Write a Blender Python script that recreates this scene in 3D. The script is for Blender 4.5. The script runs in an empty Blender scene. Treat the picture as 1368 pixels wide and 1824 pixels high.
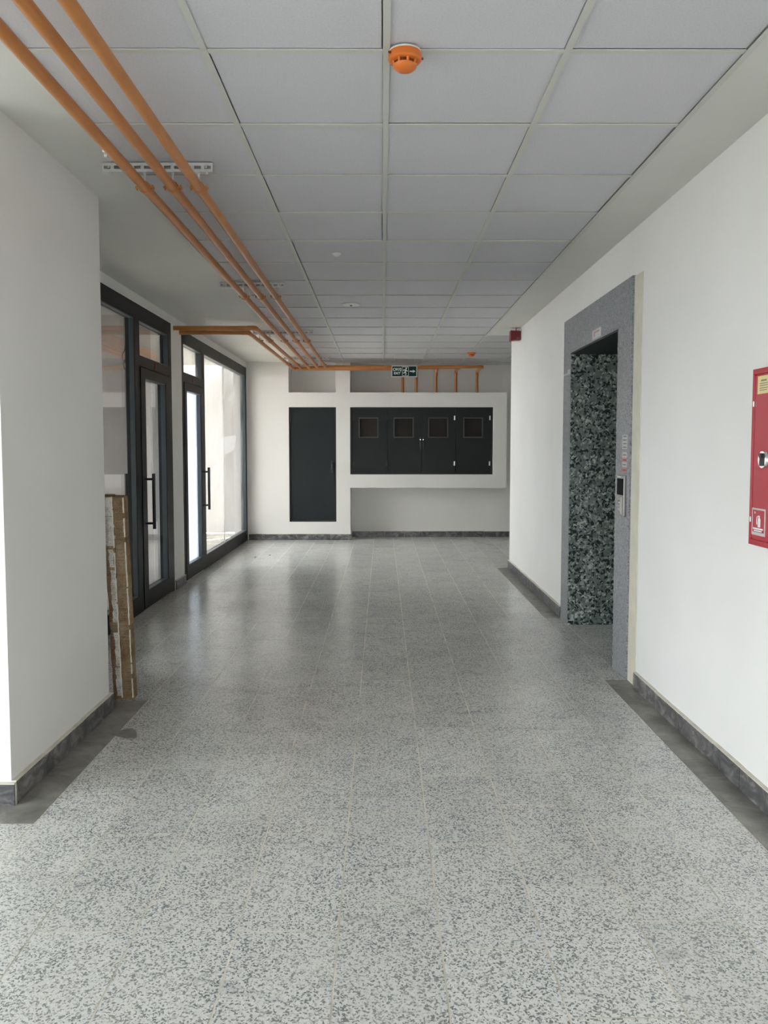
import bpy, bmesh, math, random
from mathutils import Vector, Matrix
random.seed(7)
SC = bpy.context.scene
COL = SC.collection

# ------------------------------------------------------------------ camera
cam_d = bpy.data.cameras.new('camera')
cam_d.sensor_fit = 'VERTICAL'
cam_d.sensor_height = 36.0
cam_d.lens = 1420.0 / 1824.0 * 36.0
cam_d.shift_y = -27.0 / 1824.0
cam_d.clip_start = 0.05
cam = bpy.data.objects.new('camera', cam_d)
COL.objects.link(cam)
cam.location = (0, 0, 1.43)
cam.rotation_euler = (math.radians(90) - math.atan2(87, 1420), 0, -math.atan2(3, 1420))
SC.camera = cam

# ------------------------------------------------------------------ world, portals, exposure
SC.view_settings.view_transform = 'Standard'
SC.view_settings.look = 'None'
SC.view_settings.gamma = 1.0
SC.view_settings.use_curve_mapping = False
SC.view_settings.exposure = 1.75
SC.cycles.max_bounces = 10
SC.cycles.diffuse_bounces = 5
SC.cycles.glossy_bounces = 4
SC.cycles.adaptive_threshold = 0.04
SC.cycles.transparent_max_bounces = 10
SC.cycles.caustics_reflective = False
SC.cycles.caustics_refractive = False
SC.cycles.sample_clamp_indirect = 8.0
SC.cycles.use_denoising = True

world = bpy.data.worlds.new('overcast_sky')
SC.world = world
world.use_nodes = True
bg = world.node_tree.nodes['Background']
bg.inputs['Color'].default_value = (0.90, 0.955, 1.0, 1)
bg.inputs['Strength'].default_value = 5.6
sun_d = bpy.data.lights.new('midday_sun', 'SUN')
sun_d.energy = 25.0
sun_d.angle = math.radians(0.53)
sun_d.color = (1.0, 0.92, 0.82)
sun = bpy.data.objects.new('midday_sun', sun_d)
COL.objects.link(sun)
sun.rotation_euler = (math.radians(-22), math.radians(20), 0)      # high, from beyond the roof: no beam reaches the corridor



def portal(loc, rot, sx, sy):
    d = bpy.data.lights.new('daylight_portal', 'AREA')
    d.shape = 'RECTANGLE'
    d.size, d.size_y = sx, sy
    d.cycles.is_portal = True
    o = bpy.data.objects.new('daylight_portal', d)
    COL.objects.link(o)
    o.location = loc
    o.rotation_euler = rot
    return o


H_CEIL = 2.745
HX, HY = -5.2, -5.0          # far corner of the hall behind the camera
portal((-1.85, HY - 0.3, 1.45), (math.radians(90), 0, 0), 6.0, 2.3)              # rear windows, facing +Y
portal((HX - 0.3, -0.9, 1.45), (math.radians(90), 0, math.radians(-90)), 7.0, 2.4)  # side windows, facing +X
portal((-2.30, 10.35, 1.35), (math.radians(90), 0, math.radians(-90)), 3.9, 2.5)   # glazed screen beside the open court


# ------------------------------------------------------------------ node material helpers
class NT:
    def __init__(s, name):
        s.m = bpy.data.materials.new(name)
        s.m.use_nodes = True
        s.t = s.m.node_tree
        s.b = s.t.nodes['Principled BSDF']
        s.out = s.t.nodes['Material Output']

    def n(s, kind, **kw):
        nd = s.t.nodes.new(kind)
        for k, v in kw.items():
            setattr(nd, k, v)
        return nd

    def l(s, a, b):
        s.t.links.new(a, b)

    def pos(s):
        return s.n('ShaderNodeNewGeometry').outputs['Position']

    def obj(s):
        return s.n('ShaderNodeTexCoord').outputs['Object']

    def noise(s, vec, scale, detail=3, rough=0.55, dist=0.0):
        nd = s.n('ShaderNodeTexNoise')
        s.l(vec, nd.inputs['Vector'])
        nd.inputs['Scale'].default_value = scale
        nd.inputs['Detail'].default_value = detail
        nd.inputs['Roughness'].default_value = rough
        nd.inputs['Distortion'].default_value = dist
        return nd.outputs['Fac']

    def ramp(s, fac, stops, interp='LINEAR'):
        nd = s.n('ShaderNodeValToRGB')
        nd.color_ramp.interpolation = interp
        e = nd.color_ramp.elements
        while len(e) < len(stops):
            e.new(0.5)
        for i, (p, c) in enumerate(stops):
            e[i].position = p
            e[i].color = (*c, 1) if len(c) == 3 else c
        s.l(fac, nd.inputs['Fac'])
        return nd.outputs['Color']

    def mix(s, fac, a, b, mode='MIX'):
        nd = s.n('ShaderNodeMix', data_type='RGBA', blend_type=mode)
        for sock, v in ((nd.inputs[0], fac), (nd.inputs[6], a), (nd.inputs[7], b)):
            if isinstance(v, (int, float)):
                sock.default_value = v
            elif isinstance(v, tuple):
                sock.default_value = (*v, 1)
            else:
                s.l(v, sock)
        return nd.outputs[2]

    def math(s, op, a, b=0.0, clamp=False):
        nd = s.n('ShaderNodeMath', operation=op, use_clamp=clamp)
        for sock, v in ((nd.inputs[0], a), (nd.inputs[1], b)):
            if isinstance(v, (int, float)):
                sock.default_value = v
            else:
                s.l(v, sock)
        return nd.outputs[0]

    def vmul(s, vec, v3):
        nd = s.n('ShaderNodeVectorMath', operation='MULTIPLY')
        s.l(vec, nd.inputs[0])
        nd.inputs[1].default_value = v3
        return nd.outputs[0]

    def vadd(s, a, b):
        nd = s.n('ShaderNodeVectorMath', operation='ADD')
        s.l(a, nd.inputs[0])
        s.l(b, nd.inputs[1])
        return nd.outputs[0]

    def color(s, v):
        if isinstance(v, tuple):
            s.b.inputs['Base Color'].default_value = (*v, 1)
        else:
            s.l(v, s.b.inputs['Base Color'])

    def rough(s, v):
        if isinstance(v, (int, float)):
            s.b.inputs['Roughness'].default_value = v
        else:
            s.l(v, s.b.inputs['Roughness'])

    def spec(s, v):
        s.b.inputs['Specular IOR Level'].default_value = v

    def bump(s, h, strength=0.2, dist=0.002):
        nd = s.n('ShaderNodeBump')
        nd.inputs['Strength'].default_value = strength
        nd.inputs['Distance'].default_value = dist
        s.l(h, nd.inputs['Height'])
        s.l(nd.outputs[0], s.b.inputs['Normal'])


def plain(name, c, rough=0.5, metal=0.0, var=0.06, scale=6.0, spec=0.5):
    t = NT(name)
    f = t.noise(t.pos(), scale, 4)
    lo = tuple(max(0, x * (1 - var)) for x in c)
    hi = tuple(min(1, x * (1 + var)) for x in c)
    t.color(t.ramp(f, [(0.3, lo), (0.7, hi)]))
    t.rough(rough)
    t.spec(spec)
    t.b.inputs['Metallic'].default_value = metal
    return t.m


M = {}
# painted plaster
t = NT('wall_paint')
f = t.noise(t.pos(), 1.3, 2)
t.color(t.ramp(f, [(0.3, (0.81, 0.80, 0.77)), (0.7, (0.85, 0.84, 0.81))]))
t.rough(0.75); t.spec(0.25)
M['wall'] = t.m
M['ceil'] = plain('ceiling_paint', (0.70, 0.70, 0.66), 0.85, 0, 0.03, 1.5, 0.2)
M['cream'] = plain('cream_plaster', (0.66, 0.63, 0.52), 0.8, 0, 0.06, 9, 0.2)
t = NT('ceiling_tile_board')
oi = t.n('ShaderNodeObjectInfo')
f = t.noise(t.pos(), 160, 3)
c = t.ramp(f, [(0.35, (0.60, 0.60, 0.63)), (0.6, (0.66, 0.66, 0.69))])
v = t.ramp(oi.outputs['Random'], [(0, (0.96, 0.96, 0.96)), (1, (1.0, 1.0, 1.0))])
t.color(t.mix(1.0, c, v, 'MULTIPLY'))
t.rough(0.9); t.spec(0.15)
M['tile'] = t.m
M['tbar'] = plain('grid_bar_enamel', (0.60, 0.61, 0.57), 0.5, 0, 0.03, 3, 0.3)
M['void'] = plain('slot_shade_grey', (0.35, 0.35, 0.35), 0.9)

# terrazzo / granite floor
t = NT('floor_terrazzo')
p = t.pos()
oi = t.n('ShaderNodeObjectInfo')
wv = t.n('ShaderNodeTexNoise'); t.l(p, wv.inputs['Vector']); wv.inputs['Scale'].default_value = 55
off = t.vmul(wv.outputs['Color'], (0.009, 0.009, 0.009))
pv = t.vadd(p, off)
vo = t.n('ShaderNodeTexVoronoi'); t.l(pv, vo.inputs['Vector']); vo.inputs['Scale'].default_value = 195
sep = t.n('ShaderNodeSeparateColor'); t.l(vo.outputs['Color'], sep.inputs[0])
dens = t.noise(p, 5, 3)
dd = t.math('SUBTRACT', dens, 0.5)
val = t.math('ADD', sep.outputs[0], t.math('MULTIPLY', dd, 0.40))
chips = t.ramp(val, [(0.0, (0.09, 0.105, 0.115)), (0.15, (0.15, 0.165, 0.17)), (0.26, (0.36, 0.37, 0.365)),
                     (0.42, (0.68, 0.685, 0.66)), (1.0, (0.83, 0.83, 0.785))])
fine = t.noise(p, 330, 2)
chips = t.mix(0.25, chips, t.ramp(fine, [(0.3, (0.12, 0.125, 0.13)), (0.7, (0.56, 0.55, 0.51))]))
dust = t.math('MULTIPLY', t.math('SUBTRACT', t.noise(p, 3.2, 4, 0.65), 0.40, True), 2.2, True)
colr = t.mix(t.math('MULTIPLY', dust, 0.40), chips, (0.70, 0.685, 0.63))
tv = t.ramp(oi.outputs['Random'], [(0, (0.91, 0.91, 0.91)), (1, (1.04, 1.04, 1.04))])
sc = t.noise(t.vmul(p, (1.0, 2.2, 1.0)), 3.0, 4, 0.72, 0.6)
sm = t.math('MULTIPLY', t.math('SUBTRACT', sc, 0.60, True), 3.5, True)
colr = t.mix(sm, colr, (0.16, 0.165, 0.165))
t.color(t.mix(1.0, colr, tv, 'MULTIPLY'))
scuff = t.noise(t.vmul(p, (1.0, 0.6, 1.0)), 5.5, 3, 0.7)
t.rough(t.math('ADD', t.math('MULTIPLY', scuff, 0.12), 0.17))
t.spec(0.5)
t.b.inputs['Sheen Weight'].default_value = 0.06      # fine dust on the polished stone
t.b.inputs['Sheen Roughness'].default_value = 0.5
M['floor'] = t.m
M['grout'] = plain('dusty_grout', (0.58, 0.54, 0.46), 0.9, 0, 0.28, 4.5, 0.2)
t = NT('border_stone')
p = t.pos()
f = t.noise(p, 7, 6, 0.65, 0.6)
t.color(t.ramp(f, [(0.28, (0.13, 0.127, 0.118)), (0.5, (0.23, 0.223, 0.205)), (0.72, (0.36, 0.345, 0.31))]))
t.rough(0.42)
M['border'] = t.m
t = NT('baseboard_marble')
p = t.pos()
oi = t.n('ShaderNodeObjectInfo')
f = t.noise(t.vmul(p, (1, 1, 1.6)), 9, 7, 0.65, 1.2)
c = t.ramp(f, [(0.30, (0.035, 0.036, 0.042)), (0.48, (0.10, 0.10, 0.103)), (0.68, (0.30, 0.295, 0.28))])
v = t.ramp(oi.outputs['Random'], [(0, (0.72, 0.72, 0.75)), (1, (1.25, 1.22, 1.18))])
t.color(t.mix(1.0, c, v, 'MULTIPLY'))
t.rough(0.28)
M['marble'] = t.m
M['caulk'] = plain('cream_caulk', (0.66, 0.62, 0.54), 0.7, 0, 0.1, 14, 0.2)

# light grey speckled granite of the lift surround
t = NT('grey_granite')
p = t.pos()
vo = t.n('ShaderNodeTexVoronoi'); t.l(p, vo.inputs['Vector']); vo.inputs['Scale'].default_value = 150
sep = t.n('ShaderNodeSeparateColor'); t.l(vo.outputs['Color'], sep.inputs[0])
c = t.ramp(sep.outputs[0], [(0.0, (0.085, 0.09, 0.10)), (0.25, (0.19, 0.20, 0.215)), (0.65, (0.30, 0.31, 0.33)), (1, (0.42, 0.425, 0.44))])
c = t.mix(0.3, c, t.ramp(t.noise(p, 45, 4), [(0.35, (0.15, 0.155, 0.17)), (0.65, (0.36, 0.37, 0.39))]))
t.color(c); t.rough(0.3)
M['granite'] = t.m
# dark coarse speckled stone inside the lift opening
t = NT('dark_green_granite')
p = t.pos()
wv = t.n('ShaderNodeTexNoise'); t.l(p, wv.inputs['Vector']); wv.inputs['Scale'].default_value = 28
pv = t.vadd(p, t.vmul(wv.outputs['Color'], (0.05, 0.05, 0.05)))
vo = t.n('ShaderNodeTexVoronoi'); t.l(pv, vo.inputs['Vector']); vo.inputs['Scale'].default_value = 62
sep = t.n('ShaderNodeSeparateColor'); t.l(vo.outputs['Color'], sep.inputs[0])
dn = t.math('ADD', sep.outputs[0], t.math('MULTIPLY', t.math('SUBTRACT', t.noise(p, 7, 3), 0.5), 0.5))
c = t.ramp(dn, [(0.0, (0.012, 0.015, 0.016)), (0.24, (0.018, 0.023, 0.023)), (0.30, (0.15, 0.185, 0.17)),
                (0.76, (0.22, 0.265, 0.245)), (0.88, (0.42, 0.48, 0.44)), (1.0, (0.58, 0.63, 0.57))])
t.color(c); t.rough(0.35)
M['darkgranite'] = t.m

M['alu'] = plain('anthracite_aluminium', (0.009, 0.0092, 0.010), 0.45, 0.0, 0.12, 5, 0.22)
M['gasket'] = plain('gasket_highlight', (0.05, 0.065, 0.075), 0.3)  # bluish tone carries the teal highlights along the glazing reveals
M['steel_door'] = plain('anthracite_steel_door', (0.015, 0.020, 0.0215), 0.48, 0, 0.08, 3, 0.3)
M['cab'] = plain('anthracite_cabinet', (0.0145, 0.017, 0.017), 0.45, 0, 0.08, 3, 0.3)
M['bead'] = plain('grey_window_bead', (0.055, 0.058, 0.056), 0.4, 0, 0.08, 3)
M['cabdark'] = plain('anthracite_cabinet_frame', (0.016, 0.018, 0.018), 0.45, 0, 0.08, 3)
M['display'] = plain('dark_display', (0.010, 0.010, 0.011), 0.7, 0, 0.06, 6, 0.1)
M['black'] = plain('black_plastic', (0.012, 0.012, 0.013), 0.35)
M['orange'] = plain('orange_pipe_enamel', (0.50, 0.20, 0.055), 0.34, 0, 0.10, 7)
M['detector'] = plain('orange_detector_plastic', (0.74, 0.19, 0.03), 0.38, 0, 0.04, 30)
M['detector_slot'] = plain('detector_slot_plastic', (0.22, 0.05, 0.008), 0.6)
M['zinc'] = plain('galvanised_steel', (0.70, 0.70, 0.69), 0.4, 0.35, 0.10, 40)
M['chrome'] = plain('brushed_steel', (0.36, 0.345, 0.33), 0.48, 0.75, 0.06, 50)
M['bright_chrome'] = plain('polished_chrome', (0.8, 0.8, 0.82), 0.12, 1.0, 0.02, 5)
M['red'] = plain('red_cabinet_enamel', (0.42, 0.016, 0.035), 0.3, 0, 0.05, 8)
M['darkred'] = plain('siren_red_plastic', (0.20, 0.012, 0.018), 0.4, 0, 0.06, 20)
M['white'] = plain('white_plastic', (0.80, 0.80, 0.78), 0.45, 0, 0.03, 9)
M['paper'] = plain('white_label', (0.55, 0.545, 0.54), 0.6, 0, 0.05, 60)
M['pink'] = plain('faded_red_label', (0.52, 0.24, 0.22), 0.6, 0, 0.10, 60)
M['yellow'] = plain('yellow_label', (0.80, 0.68, 0.33), 0.6, 0, 0.05, 40)
M['ink'] = plain('grey_print', (0.25, 0.24, 0.22), 0.7)
M['green'] = plain('exit_sign_green', (0.004, 0.040, 0.030), 0.6, 0, 0.08, 9, 0.2)
M['signframe'] = plain('sign_frame', (0.62, 0.64, 0.60), 0.4)
M['signwhite'] = plain('sign_white_print', (0.85, 0.90, 0.88), 0.5, 0, 0.01)
M['cable'] = plain('grey_cable', (0.12, 0.115, 0.11), 0.5)
M['tape'] = plain('pale_tape', (0.50, 0.60, 0.58), 0.4)

# cardboard honeycomb: brown stained core with dark dots painted for shaded cell openings
t = NT('honeycomb_core')
p = t.obj()
vo = t.n('ShaderNodeTexVoronoi'); t.l(t.vmul(p, (1.0, 1.0, 0.85)), vo.inputs['Vector'])
vo.inputs['Scale'].default_value = 150; vo.inputs['Randomness'].default_value = 0.25
hole_shade = t.math('LESS_THAN', vo.outputs['Distance'], 0.36)
rows = t.noise(t.vmul(p, (2, 2, 70)), 1.0, 3)
stain = t.noise(t.vmul(p, (6, 6, 5.5)), 1.0, 5, 0.6)
base = t.ramp(stain, [(0.34, (0.13, 0.07, 0.03)), (0.45, (0.27, 0.16, 0.07)), (0.55, (0.31, 0.23, 0.15)), (0.7, (0.42, 0.345, 0.25))])
base = t.mix(0.3, base, t.ramp(rows, [(0.35, (0.21, 0.15, 0.09)), (0.65, (0.47, 0.38, 0.27))]))
t.color(t.mix(t.math('MULTIPLY', hole_shade, t.ramp(t.noise(p, 9, 2), [(0.4, (0, 0, 0)), (0.55, (0.8, 0.8, 0.8))])), base, (0.06, 0.04, 0.025)))
t.rough(0.9); t.spec(0.1)
M['honey'] = t.m
t = NT('honeycomb_glue')
p = t.obj()
vo = t.n('ShaderNodeTexVoronoi'); t.l(t.vmul(p, (1.0, 1.0, 0.8)), vo.inputs['Vector'])
vo.inputs['Scale'].default_value = 95; vo.inputs['Randomness'].default_value = 0.3
hole_shade = t.math('LESS_THAN', vo.outputs['Distance'], 0.30)  # dark dots put the shade of the cell openings into the colour
f = t.noise(p, 22, 4)
t.color(t.mix(hole_shade, t.ramp(f, [(0.3, (0.42, 0.37, 0.30)), (0.6, (0.66, 0.64, 0.60))]), (0.07, 0.05, 0.035)))
t.rough(0.9); t.spec(0.1)
M['glue'] = t.m
M['cellshade'] = plain('cell_shade_brown', (0.05, 0.034, 0.02), 0.9, 0, 0.1, 40, 0.1)
M['torn'] = plain('torn_paper_edge', (0.74, 0.69, 0.60), 0.9, 0, 0.12, 40, 0.1)


def glass(name, dirt=0.0, tint=(1, 1, 1), dirtcol=(0.8, 0.82, 0.84), r0=0.06, base=0.0):
    t = NT(name)
    t.t.nodes.remove(t.b)
    lw = t.n('ShaderNodeLayerWeight'); lw.inputs['Blend'].default_value = 0.5
    fr = t.math('ADD', t.math('MULTIPLY', t.math('POWER', lw.outputs['Facing'], 4.0), 0.95 - r0), r0)
    tr = t.n('ShaderNodeBsdfTransparent'); tr.inputs[0].default_value = (*tint, 1)
    gl = t.n('ShaderNodeBsdfGlossy'); gl.inputs['Roughness'].default_value = 0.015
    mx = t.n('ShaderNodeMixShader')
    t.l(fr, mx.inputs[0]); t.l(tr.outputs[0], mx.inputs[1]); t.l(gl.outputs[0], mx.inputs[2])
    res = mx.outputs[0]
    if dirt > 0:
        p = t.pos()
        f = t.noise(t.vmul(p, (1, 1.6, 0.8)), 2.2, 6, 0.6, 0.8)
        k = t.math('ADD', t.math('MULTIPLY', t.math('SUBTRACT', f, 0.34, True), dirt * 3.2, True), base, True)
        df = t.n('ShaderNodeBsdfDiffuse'); df.inputs[0].default_value = (*dirtcol, 1)
        tl = t.n('ShaderNodeBsdfTranslucent'); tl.inputs[0].default_value = (*dirtcol, 1)
        m1 = t.n('ShaderNodeMixShader'); m1.inputs[0].default_value = 0.6
        t.l(df.outputs[0], m1.inputs[1]); t.l(tl.outputs[0], m1.inputs[2])
        m2 = t.n('ShaderNodeMixShader')
        t.l(k, m2.inputs[0]); t.l(res, m2.inputs[1]); t.l(m1.outputs[0], m2.inputs[2])
        res = m2.outputs[0]
    t.l(res, t.out.inputs[0])
    return t.m


M['glass'] = glass('clear_glass', 0.0)
M['glass_dirty'] = glass('smeared_glass', 0.10)
M['glass_film'] = glass('film_covered_glass', 0.25, (1, 1, 1), (0.82, 0.89, 0.98), base=0.45)
M['smear'] = glass('white_cleaning_smear', 0.02, (1, 1, 1), (0.85, 0.85, 0.84), r0=0.0, base=0.14)
M['glass_dark'] = plain('dark_cabinet_glass', (0.030, 0.022, 0.017), 0.5, 0, 0.05, 5, 0.2)
M['silicone'] = plain('clear_silicone', (0.85, 0.86, 0.85), 0.4, 0, 0.01)
t = NT('court_concrete')
p = t.pos()
f = t.noise(t.vmul(p, (2.4, 1, 0.45)), 2.0, 7, 0.62, 0.5)
t.color(t.ramp(f, [(0.28, (0.30, 0.255, 0.205)), (0.42, (0.42, 0.40, 0.37)), (0.6, (0.50, 0.495, 0.475)), (0.75, (0.58, 0.57, 0.55))]))
t.rough(0.9); t.spec(0.1)
M['concrete'] = t.m
M['court_white'] = plain('court_plaster', (0.52, 0.50, 0.475), 0.9, 0, 0.08, 2.5, 0.1)
M['court_floor'] = plain('court_paving', (0.64, 0.59, 0.53), 0.9, 0, 0.12, 5, 0.1)
M['roomwall'] = plain('side_room_plaster', (0.50, 0.46, 0.44), 0.9, 0, 0.08, 2.0, 0.1)
M['outground'] = plain('outdoor_paving', (0.13, 0.135, 0.135), 0.9, 0, 0.1, 1.0, 0.1)


# ------------------------------------------------------------------ mesh helpers
def bx(bm, x0, x1, y0, y1, z0, z1):
    vs = [bm.verts.new((x, y, z)) for x in (x0, x1) for y in (y0, y1) for z in (z0, z1)]
    for f in ((0, 1, 3, 2), (4, 6, 7, 5), (0, 4, 5, 1), (2, 3, 7, 6), (0, 2, 6, 4), (1, 5, 7, 3)):
        bm.faces.new([vs[i] for i in f])


def cyl(bm, p0, p1, r0, r1=None, n=16, caps=True):
    p0, p1 = Vector(p0), Vector(p1)
    r1 = r0 if r1 is None else r1
    d = (p1 - p0).normalized()
    a = d.orthogonal().normalized(); b = d.cross(a)
    ring = []
    for p, r in ((p0, r0), (p1, r1)):
        ring.append([bm.verts.new(p + (a * math.cos(2 * math.pi * i / n) + b * math.sin(2 * math.pi * i / n)) * r) for i in range(n)])
    for i in range(n):
        j = (i + 1) % n
        bm.faces.new((ring[0][i], ring[0][j], ring[1][j], ring[1][i]))
    if caps:
        bm.faces.new(ring[0][::-1]); bm.faces.new(ring[1])


def lathe(bm, prof, center, n=32):
    """prof: list of (r, z) going down the axis, revolved around vertical axis at center."""
    c = Vector(center)
    rings = []
    for r, z in prof:
        if r < 1e-5:
            rings.append([bm.verts.new(c + Vector((0, 0, z)))])
        else:
            rings.append([bm.verts.new(c + Vector((r * math.cos(2 * math.pi * i / n), r * math.sin(2 * math.pi * i / n), z))) for i in range(n)])
    for a, b in zip(rings, rings[1:]):
        for i in range(n):
            j = (i + 1) % n
            if len(a) == 1 and len(b) == 1:
                continue
            if len(a) == 1:
                bm.faces.new((a[0], b[j], b[i]))
            elif len(b) == 1:
                bm.faces.new((a[i], a[j], b[0]))
            else:
                bm.faces.new((a[i], a[j], b[j], b[i]))


def fillet(pts, r, seg=6):
    pts = [Vector(p) for p in pts]
    out = [pts[0]]
    for a, b, c in zip(pts, pts[1:], pts[2:]):
        u = (a - b).normalized(); v = (c - b).normalized()
        rr = min(r, (a - b).length * 0.45, (c - b).length * 0.45)
        s, e = b + u * rr, b + v * rr
        for i in range(seg + 1):
            k = i / seg
            out.append(s * (1 - k) ** 2 + b * 2 * k * (1 - k) + e * k * k)
    out.append(pts[-1])
    return out


def tube(bm, pts, r, n=14):
    pts = [Vector(p) for p in pts]
    prev = None
    a = None
    for i, p in enumerate(pts):
        d = (pts[min(i + 1, len(pts) - 1)] - pts[max(i - 1, 0)]).normalized()
        if a is None:
            a = d.orthogonal().normalized()
        a = (a - d * a.dot(d)).normalized()
        b = d.cross(a)
        ring = [bm.verts.new(p + (a * math.cos(2 * math.pi * k / n) + b * math.sin(2 * math.pi * k / n)) * r) for k in range(n)]
        if prev:
            for k in range(n):
                j = (k + 1) % n
                bm.faces.new((prev[k], prev[j], ring[j], ring[k]))
        else:
            bm.faces.new(ring[::-1])
        prev = ring
    bm.faces.new(prev)


def prism(bm, poly, axis, a0, a1):
    """extrude a 2D polygon; axis 'y' -> poly in (x,z); 'x' -> poly in (y,z); 'z' -> (x,y)"""
    def P(u, v, w):
        return {'y': (u, w, v), 'x': (w, u, v), 'z': (u, v, w)}[axis]
    A = [bm.verts.new(P(u, v, a0)) for u, v in poly]
    B = [bm.verts.new(P(u, v, a1)) for u, v in poly]
    n = len(poly)
    bm.faces.new(A[::-1]); bm.faces.new(B)
    for i in range(n):
        j = (i + 1) % n
        bm.faces.new((A[i], A[j], B[j], B[i]))


def mesh(name, bm, mat, smooth=False, bevel=0.0):
    if bevel:
        bmesh.ops.bevel(bm, geom=[e for e in bm.edges], offset=bevel, segments=2, affect='EDGES', profile=0.5, clamp_overlap=True)
    bmesh.ops.recalc_face_normals(bm, faces=bm.faces[:])
    me = bpy.data.meshes.new(name)
    bm.to_mesh(me); bm.free()
    me.materials.append(M[mat])
    if smooth:
        for p in me.polygons:
            p.use_smooth = True
        try:
            me.set_sharp_from_angle(angle=math.radians(38))
        except Exception:
            pass
    return me


def link(name, me, parent=None):
    o = bpy.data.objects.new(name, me)
    COL.objects.link(o)
    if parent:
        o.parent = parent
    return o


def obj(name, bm, mat, parent=None, smooth=False, bevel=0.0):
    return link(name, mesh(name, bm, mat, smooth, bevel), parent)


def boxes(name, bl, mat, parent=None, bevel=0.0):
    bm = bmesh.new()
    for b in bl:
        bx(bm, *b)
    return obj(name, bm, mat, parent, bevel=bevel)


def empty(name, loc=(0, 0, 0)):
    o = bpy.data.objects.new(name, None)
    o.empty_display_size = 0.1
    COL.objects.link(o)
    o['_anchor'] = 1
    return o


def tag(o, label=None, cat=None, group=None, kind=None):
    if label: o['label'] = label
    if cat: o['category'] = cat
    if group: o['group'] = group
    if kind: o['kind'] = kind
    return o


def rebase(root, loc):
    """put an Empty at the base of its thing while its parts keep their place"""
    root.location = loc
    if '_anchor' in root: del root['_anchor']
    for c in root.children:
        c.matrix_parent_inverse = Matrix.Translation(-Vector(loc))


def struct(o, label=None, cat=None):
    o['kind'] = 'structure'
    if label: o['label'] = label
    if cat: o['category'] = cat
    return o


def text_mesh(s, size, ext=0.0005):
    cu = bpy.data.curves.new('lettering', 'FONT')
    cu.body = s; cu.size = size; cu.extrude = ext
    cu.align_x = 'CENTER'; cu.align_y = 'CENTER'
    cu.resolution_u = 3
    cu.offset = size * 0.02
    o = bpy.data.objects.new('lettering', cu)
    COL.objects.link(o)
    dg = bpy.context.evaluated_depsgraph_get()
    me = bpy.data.meshes.new_from_object(o.evaluated_get(dg))
    bpy.data.objects.remove(o); bpy.data.curves.remove(cu)
    return me


# ================================================================== THE SETTING
XR = 1.518      # right wall face
XL = -2.097     # glazed wall face
XP = -1.490     # pillar face
YP0, YP1 = 3.13, 4.275
YF = 12.37      # front plane of the end wall
YB = 12.80      # recessed end wall
YE = 9.46       # where the right wall ends
XS = 5.0        # end of the side corridor
XC = -6.4       # outer edge of court and side room
YC = 13.5       # far wall of the light court
BBH = 0.09
H = H_CEIL

# ---- floor
fl = struct(boxes('floor', [(HX, XS + 0.2, HY, YB + 0.3, -0.16, -0.0004)], 'grout'), 'speckled grey terrazzo tile floor with dusty joints')

TW, TL, J = 0.30, 0.60, 0.0050


def tile_mesh(w, l):
    bm = bmesh.new()
    bx(bm, 0, w, 0, l, -0.014, 0)
    return mesh('floor_tile', bm, 'floor')


full_tile = tile_mesh(TW - J, TL - J)
stuff_bm = bmesh.new()
tile_count = 0
col_off = {0: 2.28, -1: 2.44, -2: 2.88, -3: 2.62, 1: 2.44, 2: 2.20, 3: 2.52, 4: 2.33, 5: 2.60}


def lay(x0, x1, ya, yb, joint, individual):
    """one strip of tiles between x0 and x1 from ya to yb with cross joints at joint + 0.6 n"""
    global tile_count
    n0 = math.floor((ya - joint) / TL)
    y = joint + n0 * TL
    while y < yb - 1e-6:
        a, b = max(y, ya), min(y + TL, yb)
        if b - a > 0.02:
            ind = individual and a > 1.3 and tile_count < 300
            if ind:
                fullsize = abs((b - a) - TL) < 1e-4 and abs((x1 - x0) - TW) < 1e-4
                me = full_tile if fullsize else tile_mesh(x1 - x0 - J, b - a - J)
                o = link('floor_tile', me, fl)
                o.location = (x0 + J / 2, a + J / 2, 0)
                tile_count += 1
            else:
                bx(stuff_bm, x0 + J / 2, x1 - J / 2, a + J / 2, b - J / 2, -0.014, 0)
        y += TL


XJ = [-0.13 + TW * k for k in range(-4, 6)]      # -1.33 ... 1.37
for i, k in enumerate(range(-3, 6)):
    x0 = -0.13 + TW * (k - 1)
    lay(x0, x0 + TW, HY, YB if x0 > -0.5 else YF, col_off[k], True)
# left of the corridor, between pillar and glazing
for x0, x1, jt in ((-1.63, -1.33, 2.41), (-1.93, -1.63, 2.22), (XL, -1.93, 2.55)):
    lay(x0, x1, YP1 + 0.17, YF, jt, True)
# right, beyond the wall end
for i in range(3):
    lay(1.37 + 0.3 * i, 1.67 + 0.3 * i, YE + 0.02, YB, 2.3 + 0.17 * i, True)
for i in range(9):
    lay(2.27 + 0.3 * i, 2.57 + 0.3 * i, YE + 0.02, YB, 2.3 + 0.17 * i, False)
# lift lobby strip and threshold
lay(1.37, XR - 0.02, 4.84, 6.64, 2.44, True)
lay(XR - 0.02, 2.12, 5.115, 6.40, 2.60, True)
# hall behind the camera
for i in range(13):
    lay(-1.33 - 0.3 * (i + 1), -1.33 - 0.3 * i, HY, YP0 - 0.17, 2.2 + 0.13 * (i % 4), False)
so = obj('floor_tile_field', stuff_bm, 'floor', fl)
so['kind'] = 'stuff'


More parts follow.
